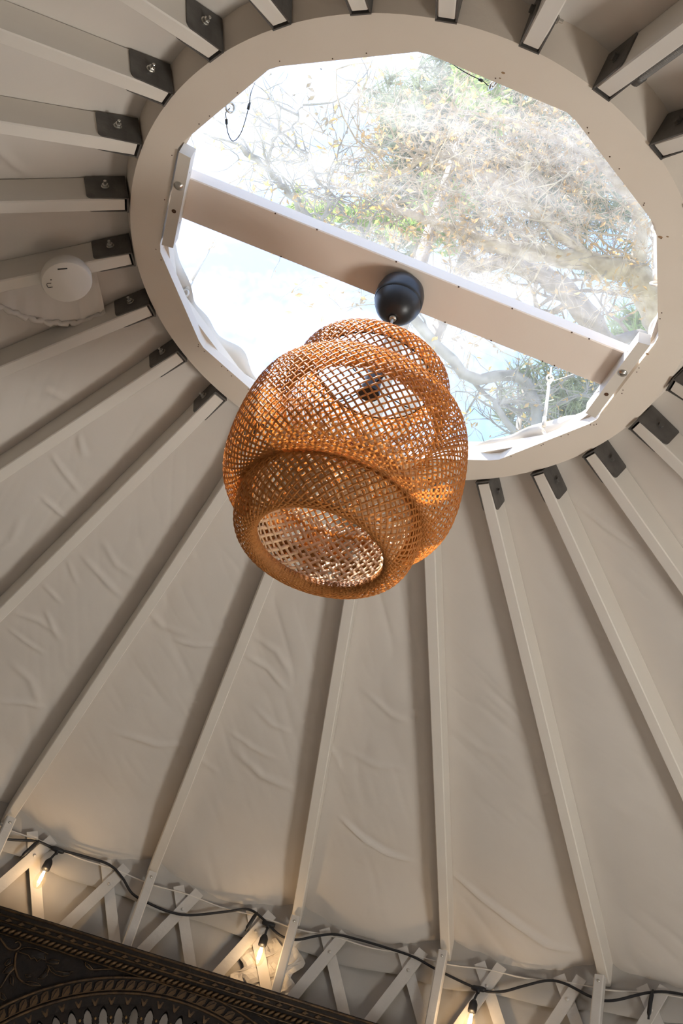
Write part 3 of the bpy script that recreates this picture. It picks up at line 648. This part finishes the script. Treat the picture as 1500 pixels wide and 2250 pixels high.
for a, z, lean in ((105.0, 2.462, .25), (84.6, 2.452, .0), (65.0, 2.397, .05)):
    J = cyl_pt(a, z, RC-.004)-sl_o; er = Vector((math.cos(rad(a)), math.sin(rad(a)), 0)); et = Vector((math.sin(rad(a)), -math.cos(rad(a)), 0))
    c = MB(); c.tube([J-et*.026, J-et*.018, J+et*.018, J+et*.026], [.007, .010, .010, .007], 10); c.tube([J, J-Vector((0, 0, .018))], [.010, .006], 10); c.build('tee_joint', 'cordblack', sg, True)
    tip = J-er*.030-Vector((0, 0, .048))-et*lean*.06
    dn = (Vector((0, 0, -1))-er*.10-et*lean*.35).normalized()
    c = MB(); c.tube([J-Vector((0, 0, .012)), (J+tip)/2-Vector((0, 0, .004)), tip], .0045, 8)
    c.tube([tip, tip+dn*.006, tip+dn*.016, tip+dn*.040, tip+dn*.046], [.006, .011, .0155, .0165, .015], 14)
    sock = c.build('socket', 'cordblack', sg, True)
    q = tip+dn*.046
    qm = Matrix.Translation(q) @ dn.to_track_quat('Z', 'Y').to_matrix().to_4x4()
    c = MB(); c.lathe([(.011, 0), (.012, .008), (.0165, .022), (.021, .038), (.0215, .050), (.018, .064), (.010, .073), (.0005, .0755)], 24, qm); c.build('bulb', 'bulbglass', sg, True)
    c = MB()
    for s_ in (-1, 0, 1): c.tube([qm @ Vector((s_*.003, 0, .006)), qm @ Vector((s_*.0065, .002*s_, .026)), qm @ Vector((s_*.005, 0, .052))], .0016, 6)
    c.build('filament', 'filament', sg, True)
    pl = bpy.data.lights.new('bulb_light', 'POINT'); pl.energy = .6; pl.color = (1, .66, .34); pl.shadow_soft_size = .012
    po = bpy.data.objects.new('bulb_light', pl); COL.objects.link(po); po.parent = sg; po.location = q+dn*.034-er*.024
for a, z, dz, da in ((106.9, 2.468, .085, .9), (85.9, 2.482, .082, .55), (50.3, 2.478, .10, .2)):
    c = MB(); vs = []; K = 10
    for i in range(K+1):
        t = i/K; R_ = RC-.012-.006*math.sin(PI*t); w = .0075*(1 if 1 < i < K-1 else .5)
        for s in (-1, 1):
            for o_ in (0, .002): vs.append(cyl_pt(a+da*t+math.degrees(s*w/RC), z-dz*t, R_+o_)-sl_o)
    fs = []
    for i in range(K): b = i*4; fs += [(b, b+2, b+6, b+4), (b+1, b+5, b+7, b+3), (b, b+4, b+5, b+1), (b+2, b+3, b+7, b+6)]
    fs += [(0, 1, 3, 2), (K*4, K*4+2, K*4+3, K*4+1)]
    c.add(vs, fs); c.build('strap_tie', 'cordblack', sg, True)

cf = tag(empty('loose_fabric', Matrix.Translation(cyl_pt(83.6, 2.30, 2.445))), 'crumpled loose white fabric behind the lath under the middle bulb', 'fabric')
c = MB(); vs = []; nu, nv = 16, 18; o_ = cyl_pt(83.6, 2.30, 2.445)
for i in range(nu+1):
    for j in range(nv+1):
        a = 81.0+5.2*i/nu+.5*math.sin(j*.9+i*.3); z = 2.43-.27*j/nv+.012*math.sin(i*1.1)-.05*(i/nu)*(1-j/nv)
        fold = .013*abs(math.sin(i*.62+j*.35))+.010*abs(math.sin(i*.27-j*.55+1))
        vs.append(cyl_pt(a, z, 2.492-fold)-o_)
c.add(vs, [(i*(nv+1)+j, (i+1)*(nv+1)+j, (i+1)*(nv+1)+j+1, i*(nv+1)+j+1) for i in range(nu) for j in range(nv)]); c.build('sheet', 'lath', cf)

# ------------------------------------------------------------------ carved mirror standing against the wall
YF = 2.15
def mpx(x, y, Y=YF): d = ray(x, y); q = CP+d*((Y-CP.y)/d.y); return Vector((q.x, q.z))
mr = tag(empty('carved_mirror', Matrix.Translation((0, YF, 0))), 'dark carved wooden mirror with gilt scrolls and scalloped arch at lower left', 'mirror')
HW = .93; ZT = 2.157; AC, AR, AI = 1.263, .83, .775
# cornice: stepped mouldings
def strip(name, m, prof, x0, x1, parent=mr): 
    c = MB(); c.prism(prof, 'x', x0, x1); return c.build(name, m, parent)
strip('cornice', 'darkwood', [(-.035, ZT), (.05, ZT), (.05, 2.078), (.0, 2.078), (-.008, 2.10), (-.018, 2.118), (-.022, 2.128), (-.030, 2.135), (-.036, 2.148)], -HW-.03, HW+.03)
for z_, y_, r_2, m_ in ((2.150, -.034, .0045, 'gold'), (2.132, -.027, .0038, 'gold'), (2.114, -.018, .0038, 'gold'), (2.079, -.004, .003, 'gold')):
    c = MB(); c.tube([(-HW-.03, y_, z_), (HW+.03, y_, z_)], r_2, 8); c.build('gilt_bead_line', m_, mr, True)
bar = MB(); bar.tube([(-.011, -.003, -.009), (-.004, -.008, -.003), (.004, -.008, .003), (.011, -.003, .009)], [.003, .0055, .0055, .003], 7); bar_me = bar.mesh('rope_bar'); bar_me.materials.append(M['gold'])
for p in bar_me.polygons: p.use_smooth = True
x_ = -.80
while x_ < .50:
    o = link('rope_bar', bar_me, None, mr); o.location = (x_, -.008, 2.092); x_ += .0205
leaf_c = MB()   # row of small carved leaves on the cornice
leaf_c.prism([(-.012, -.004), (-.003, .005), (0, .008), (.004, .004), (.013, .0), (.004, -.003), (0, -.006)], 'y', -.0025, .002); lme = leaf_c.mesh('cornice_leaf'); lme.materials.append(M['gold'])
x_ = -.80
while x_ < .50:
    o = link('cornice_leaf', lme, None, mr); o.location = (x_, -.0225, 2.122); x_ += .047
# spandrel board with arched opening
c = MB(); n = 64; vs = []; 
for i in range(n+1):
    t = PI*i/n; ax, az = AR*math.cos(t), AC+AR*math.sin(t)
    sc = 1/max(abs(math.cos(t))/(HW-.0), math.sin(t)/(2.079-AC), 1e-6); bx, bz = sc*math.cos(t), AC+sc*math.sin(t)
    for (x_, z_) in ((ax, az), (bx, max(bz, az))):
        for y_ in (.008, .05): vs.append((x_, y_, z_))
fs = []
for i in range(n): b = i*4; fs += [(b, b+2, b+6, b+4), (b+1, b+5, b+7, b+3), (b, b+4, b+5, b+1), (b+2, b+3, b+7, b+6)]
c.add(vs, fs); c.build('spandrel_board', 'darkwood', mr)
c = MB(); n = 96; vs = []
for i in range(n+1):
    t = PI*i/n
    for rr, y_ in ((AR, .012), (AR, -.002), (AR-.012, .002), (AI+.012, .002), (AI, -.002), (AI-.034, .006), (AI-.034, .03), (AR, .05)): vs.append((rr*math.cos(t), y_, AC+rr*math.sin(t)))
c.add(vs, [(i*8+j, (i+1)*8+j, (i+1)*8+(j+1) % 8, i*8+(j+1) % 8) for i in range(n) for j in range(8)]); c.build('arch_band', 'darkwood', mr)
for rr, y_, w in ((AR-.003, -.004, .0042), (AI+.002, -.004, .0045), (AI+.013, .0, .0022)):
    c = MB(); c.tube([(rr*math.cos(t), y_, AC+rr*math.sin(t)) for t in np.linspace(0, PI, 97)], w, 8); c.build('gilt_arch_line', 'gold', mr, True)
lz_ = MB(); lz_.prism([(-.016, -.015), (.004, -.016), (.014, -.004), (.016, .015), (.002, .016), (-.009, .008)], 'y', -.004, .002); lzm = lz_.mesh('arch_leaf'); lzm.materials.append(M['gold'])
vein = MB(); vein.tube([(-.011, -.0050, -.010), (.0, -.0055, .002), (.011, -.0050, .012)], .0012, 5); vme = vein.mesh('leaf_vein'); vme.materials.append(M['darkwood'])
t = .28
while t < PI-.28:
    rr = (AR+AI)/2; o = link('arch_leaf', lzm, None, mr); o.location = (rr*math.cos(t), 0, AC+rr*math.sin(t)); o.rotation_euler = (0, PI/2-t+ (0.0), 0)
    v_ = link('leaf_vein', vme, None, o); t += .036/rr
# scalloped fringe with pendants
PP = [(-.0265, .0), (.0265, .0), (.0265, -.004), (.021, -.010), (.0155, -.024), (.0125, -.042), (.0085, -.050), (.0115, -.057), (.0125, -.066), (.008, -.078), (.0085, -.085), (.006, -.093), (-.006, -.093), (-.0085, -.085), (-.008, -.078), (-.0125, -.066), (-.0115, -.057), (-.0085, -.050), (-.0125, -.042), (-.0155, -.024), (-.021, -.010), (-.0265, -.004)]
PP = [(x_, z_*.68) for x_, z_ in PP]
pm_ = MB(); pm_.prism(PP, 'y', .004, .022); pme = pm_.mesh('pendant'); pme.materials.append(M['darkwood'])
vm = MB(); vm.prism([(-.014, .014), (-.009, .012), (0, -.002), (.009, .012), (.014, .014), (.010, .002), (.003, -.014), (-.003, -.014), (-.010, .002)], 'y', -.001, .006); vme2 = vm.mesh('gilt_leaf'); vme2.materials.append(M['gold'])
bd = MB(); bd.lathe([(.0004, .0055), (.0032, .0045), (.0052, 0), (.0032, -.0045), (.0004, -.0055)], 10); bme = bd.mesh('bead'); bme.materials.append(M['gold2'])
t = .35; stp = .054/(AI-.034)
while t < PI-.35:
    rr = AI-.032; o = link('pendant', pme, None, mr); o.location = (rr*math.cos(t), 0, AC+rr*math.sin(t)); o.rotation_euler = (0, PI/2-t, 0)
    a = link('gilt_leaf', vme2, None, o); a.location = (0, .0015, .012)
    b = link('bead', bme, None, o); b.location = (0, .003, -.041)
    b = link('bead', bme, None, o); b.location = (0, .006, -.060); b.scale = (.7, .7, .7)
    t += stp
c = MB(); c.box(-.84, .84, .034, .04, .35, 2.07); c.build('mirror_glass', 'mirror', mr)
c = MB(); c.box(-HW-.02, HW+.02, .041, .055, 0.0, 2.14); c.build('back_board', 'darkwood', mr)
for s in (-1, 1):
    c = MB(); x0, x1 = sorted((s*(HW-.13), s*HW)); c.box(x0, x1, -.01, .05, 0, AC+.02); c.build('side_column', 'darkwood', mr)
c = MB(); c.box(-HW, HW, -.015, .05, 0, .36); c.build('base_panel', 'darkwood', mr)
# carved scrolls in the left spandrel (mirrored to the right)
def scroll(px, r0, m='gold'):
    P2 = [mpx(*q, YF) for q in px]; sm = []
    for i in range(len(P2)-1):
        p0 = P2[max(i-1, 0)]; p1 = P2[i]; p2 = P2[i+1]; p3 = P2[min(i+2, len(P2)-1)]
        for t in np.linspace(0, 1, 6, endpoint=False): sm.append(.5*((2*p1)+(-p0+p2)*t+(2*p0-5*p1+4*p2-p3)*t*t+(-p0+3*p1-3*p2+p3)*t**3))
    sm.append(P2[-1]); K = len(sm)
    for s in (1, -1):
        c = MB(); c.tube([(s*q.x, .005, q.y) for q in sm], [r0*(.55+.45*math.sin(PI*min(1, .15+i/K))) for i in range(K)], 7); c.build('carved_scroll', m, mr, True)
def leaf(px, m='gold'):
    P2 = [mpx(*q, YF) for q in px]; cx = sum((q for q in P2), Vector((0, 0)))/len(P2); n = len(P2)
    for s in (1, -1):
        c = MB(); vs = [(s*q.x, .009, q.y) for q in P2]+[(s*(q.x*.8+cx.x*.2), .001, q.y*.8+cx.y*.2) for q in P2]+[(s*cx.x, .004, cx.y)]
        fs = [(i, (i+1) % n, n+(i+1) % n, n+i) for i in range(n)]+[(n+i, n+(i+1) % n, 2*n) for i in range(n)]
        c.add(vs, fs); lo = c.build('carved_leaf', 'darkwood', mr, True)
        c = MB(); c.tube([(s*q.x, .003, q.y) for q in P2], .0016, 5, closed=True); c.build('leaf_edge', m, lo, True)
scroll([(0, 2060), (8, 2072), (16, 2082), (28, 2087), (40, 2083), (45, 2075), (40, 2068), (33, 2071)], .0040)
scroll([(36, 2092), (33, 2110), (34, 2130), (42, 2150), (58, 2160), (80, 2163)], .0042)
scroll([(34, 2125), (20, 2138), (8, 2158), (0, 2170)], .0035)
scroll([(107, 2121), (106, 2132), (98, 2145), (86, 2150)], .0028)
scroll([(187, 2115), (192, 2124), (202, 2130), (225, 2129), (250, 2128)], .0035)
leaf([(38, 2090), (48, 2083), (60, 2081), (80, 2084), (106, 2096), (98, 2098), (101, 2109), (90, 2106), (82, 2112), (76, 2104), (68, 2107), (62, 2098), (50, 2094)])
leaf([(104, 2120), (112, 2124), (122, 2133), (140, 2136), (161, 2135), (150, 2143), (136, 2145), (122, 2141), (112, 2134)])
leaf([(100, 2113), (115, 2108), (130, 2110), (128, 2117), (115, 2118)])
leaf([(5, 2138), (14, 2126), (26, 2119), (32, 2122), (26, 2132), (16, 2138)])
leaf([(10, 2118), (18, 2108), (24, 2106), (22, 2116), (14, 2122)])
leaf([(0, 2180), (8, 2184), (14, 2194), (10, 2198), (0, 2194)])
leaf([(55, 2142), (68, 2140), (68, 2146), (58, 2147)])
leaf([(84, 2150), (96, 2140), (104, 2128), (104, 2142), (94, 2151)])
leaf([(22, 2150), (26, 2142), (30, 2150), (28, 2166), (23, 2160)])
leaf([(187, 2114), (196, 2120), (204, 2130), (196, 2128), (188, 2121)], 'gold2')
leaf([(48, 2158), (64, 2156), (84, 2160), (90, 2165), (70, 2166)])

# ------------------------------------------------------------------ trees outside
def cat(P2, k=6):
    sm = []
    for i in range(len(P2)-1):
        p0 = P2[max(i-1, 0)]; p1 = P2[i]; p2 = P2[i+1]; p3 = P2[min(i+2, len(P2)-1)]
        for t in np.linspace(0, 1, k, endpoint=False): sm.append(.5*((2*p1)+(-p0+p2)*t+(2*p0-5*p1+4*p2-p3)*t*t+(-p0+3*p1-3*p2+p3)*t**3))
    return sm+[P2[-1]]
def rvec(): return Vector((random.gauss(0, 1), random.gauss(0, 1), random.gauss(0, .8))).normalized()
def leafquad(mb, p, sz, w=.45):
    u = rvec(); v = u.cross(rvec()).normalized(); a = p; b = p+u*sz
    m_ = p+u*sz*.5+u.cross(v)*sz*.12
    mb.add([a, m_+v*sz*w*.5, b, m_-v*sz*w*.5], [(0, 1, 2), (0, 2, 3)])
def twig(mb, leaves, p, d, L, r, depth, lp, lsz):
    n = 5; pts = [p]; q = p.copy(); dd = d.copy()
    for i in range(n):
        dd = (dd+rvec()*.42).normalized(); q = q+dd*(L/n); pts.append(q.copy())
    mb.tube(pts, [r*(1-.75*i/n) for i in range(n+1)], 4 if depth == 0 else 5, cap=False)
    if depth > 0:
        for i in range(2, n+1):
            for _ in range(1 if random.random() < .75 else 2):
                nd = (dd*.4+rvec()).normalized(); twig(mb, leaves, pts[i], nd, L*random.uniform(.42, .7), r*.5, depth-1, lp, lsz)
    if depth <= 1:
        for i in range(1, n+1):
            if random.random() < lp: leafquad(leaves, pts[i], lsz*random.uniform(.6, 1.3))
def oak(name, lab, limbs, base, bark, twb, lp, lsz, leafm, leafm2, depth=2, tl=.9, every=3, r_base=.18, group='trees outside the skylight'):
    t = tag(empty(name, Matrix.Translation(base)), lab, 'tree', group); inv_ = -Vector(base)
    tw = MB(); l1, l2 = MB(), MB()
    for j, (pts, r0, r1, dens) in enumerate(limbs):
        c = cat(pts); K = len(c); 
        m_ = MB(); m_.tube([q+inv_+rvec()*.015 for q in c], [r0+(r1-r0)*i/(K-1) for i in range(K)], 9); m_.build('trunk' if j == 0 else 'limb', bark, t, True)
        for i in range(2, K):
            if dens and i % every == 0:
                for _ in range(dens):
                    dd = (c[i]-c[i-1]).normalized(); twig(tw, l1 if random.random() < .6 else l2, c[i]+inv_, (dd*.5+rvec()).normalized(), tl*random.uniform(.5, 1.2), max(.009, r1*.45), depth, lp, lsz)
    tw.build('twigs', twb, t)['kind'] = 'stuff'
    if l1.v: l1.build('leaves', leafm, t)['kind'] = 'stuff'
    if l2.v: l2.build('leaves', leafm2, t)['kind'] = 'stuff'
    return t
D1 = 8.0
def W(l, D=D1): return [at(x, y, D+dz) for x, y, dz in l]
tb_ = W([(1600, 960, 0)])[0]; base1 = (tb_.x+.7, tb_.y+.9, -.12)
oak('oak_tree', 'sunlit bare oak with pale crooked branches filling the right of the skylight',
    [([Vector(base1), Vector((base1[0]-.1, base1[1]-.2, 3.0)), tb_]+W([(1500, 790, 0), (1440, 680, 0), (1395, 600, 0)]), .20, .10, 0),
     (W([(1395, 600, 0), (1300, 578, -.1), (1200, 560, -.2), (1100, 540, -.1), (1000, 505, 0), (900, 470, .1), (820, 450, .1)]), .085, .020, 2),
     (W([(1395, 600, 0), (1405, 480, .1), (1340, 380, .1), (1230, 310, .1), (1110, 265, .2)]), .060, .018, 3),
     (W([(1440, 680, 0), (1445, 520, .3), (1425, 400, .3), (1350, 260, .4), (1290, 180, .4)]), .055, .018, 2),
     (W([(1300, 578, -.1), (1190, 480, -.2), (1090, 400, -.2), (1000, 345, -.2), (930, 352, -.2), (850, 400, -.2)]), .045, .014, 2)],
    base1, 'lichen_bark', 'lichen_bark', .20, .055, 'oakleaf', 'lichen_bark', 2, .95, 2)
tb2 = W([(1440, 930, .8)])[0]; base2 = (tb2.x+.2, tb2.y+.7, -.12)
oak('leaning_tree', 'leaning brown tree trunk crossing the blue gap at the right of the skylight',
    [([Vector(base2), tb2]+W([(1330, 760, .8), (1255, 655, .8), (1180, 600, .8), (1100, 575, .8), (1030, 590, .8)]), .13, .05, 1),
     (W([(1255, 655, .8), (1200, 690, .9), (1130, 700, 1.0), (1050, 680, 1.0)]), .03, .008, 1),
     (W([(1440, 680, .8), (1370, 645, .8), (1300, 640, .9), (1210, 650, .9)]), .03, .008, 1),
     (W([(1180, 600, .8), (1150, 530, .9), (1200, 500, 1.0)]), .03, .008, 1)],
    base2, 'bark', 'bark', .10, .05, 'oakleaf', 'yellowleaf', 1, .6, 3)
tb3 = W([(1180, 1010, -.3)])[0]; base3 = (tb3.x+.3, tb3.y+.8, -.12)
oak('grey_tree', 'grey branched tree with a few yellow leaves, left of the skylight',
    [([Vector(base3), tb3]+W([(1020, 820, -.3), (860, 650, -.3), (700, 510, -.3), (645, 435, -.3), (590, 375, -.3), (525, 318, -.3)]), .05, .018, 1),
     (W([(590, 375, -.3), (600, 310, -.3), (640, 280, -.3), (665, 230, -.3)]), .012, .004, 1),
     (W([(700, 510, -.3), (720, 440, -.2), (690, 380, -.2), (660, 330, -.1)]), .014, .005, 2),
     (W([(860, 650, -.3), (800, 520, -.1), (760, 470, 0), (720, 420, 0)]), .022, .006, 2),
     (W([(1180, 1010, -.3), (1090, 900, -.2), (1120, 880, -.1), (1200, 870, 0)]), .03, .008, 2),
     (W([(1020, 820, -.3), (1100, 890, .1), (1180, 900, .2), (1260, 870, .3)]), .02, .006, 2)],
    base3, 'greybark', 'greybark', .22, .05, 'yellowleaf', 'oakleaf', 1, .55, 3)
def pine(name, lab, blobs, D, m, per=45, nl=.22, nw=.012, trunk=None, lab2=None):
    c0 = at(blobs[0][0], blobs[0][1], D); base = (c0.x, c0.y, -.12)
    t = tag(empty(name, Matrix.Translation(base)), lab, 'tree', 'trees outside the skylight'); o_ = Vector(base)
    m_ = MB(); top = max((at(b[0], b[1], D) for b in blobs), key=lambda q: q.z)
    m_.tube([Vector((0, 0, 0)), (top-o_)*.5, top-o_], [.16, .10, .02], 8); m_.build('trunk', 'bark', t, True)
    nd = MB(); br = MB()
    for (x, y, sx, sy, num) in blobs:
        hub = at(x, y, D)-o_; zt = max(.5, hub.z-.6)
        br.tube([Vector((0, 0, zt)).lerp((top-o_), .0)+Vector((0, 0, 0)), (Vector((0, 0, zt))+hub)/2+Vector((0, 0, .1)), hub], [.03, .02, .008], 5)
        for _ in range(num):
            p = at(x+random.gauss(0, sx), y+random.gauss(0, sy), D+random.gauss(0, .5))-o_
            ax = rvec(); ax.z = abs(ax.z)
            for _ in range(per):
                q = p+ax*random.uniform(-.12, .16); d = (ax*.6+rvec()).normalized(); sd = d.cross(rvec()).normalized()*nw
                nd.add([q-sd, q+sd, q+d*nl], [(0, 1, 2)])
    br.build('limbs', 'bark', t, True)['kind'] = 'stuff'; nd.build('needles', m, t)['kind'] = 'stuff'
    return t
pine('pine_tree', 'hazy grey-green pine standing behind the oak in the middle of the skylight',
     [(940, 330, 60, 70, 70), (880, 270, 25, 35, 26), (1010, 240, 40, 45, 34), (900, 420, 45, 40, 30), (1080, 330, 60, 60, 44), (880, 490, 50, 30, 26), (1180, 420, 60, 60, 36), (1270, 480, 50, 40, 26), (1150, 240, 60, 50, 24), (1240, 330, 50, 50, 26), (1330, 420, 40, 50, 22)], 11.5, 'needles')
pine('green_pine', 'bright green conifer tip low at the right corner of the skylight',
     [(1392, 745, 26, 18, 26), (1440, 715, 20, 20, 14)], 10.5, 'greenleaf', 45, .20, .014)
pine('shaded_pine', 'grey pine foliage below the plank at the lower right of the skylight',
     [(1250, 880, 45, 28, 34), (1180, 930, 40, 20, 18), (1150, 850, 40, 18, 8)], 11.0, 'needles')
pine('leafy_tree', 'light green leafy crown showing in patches between the oak branches',
     [(930, 500, 40, 22, 16), (1045, 200, 26, 30, 16), (960, 440, 30, 20, 12), (690, 470, 18, 14, 7), (780, 480, 30, 14, 8)], 9.8, 'greenleaf', 30, .12, .03)
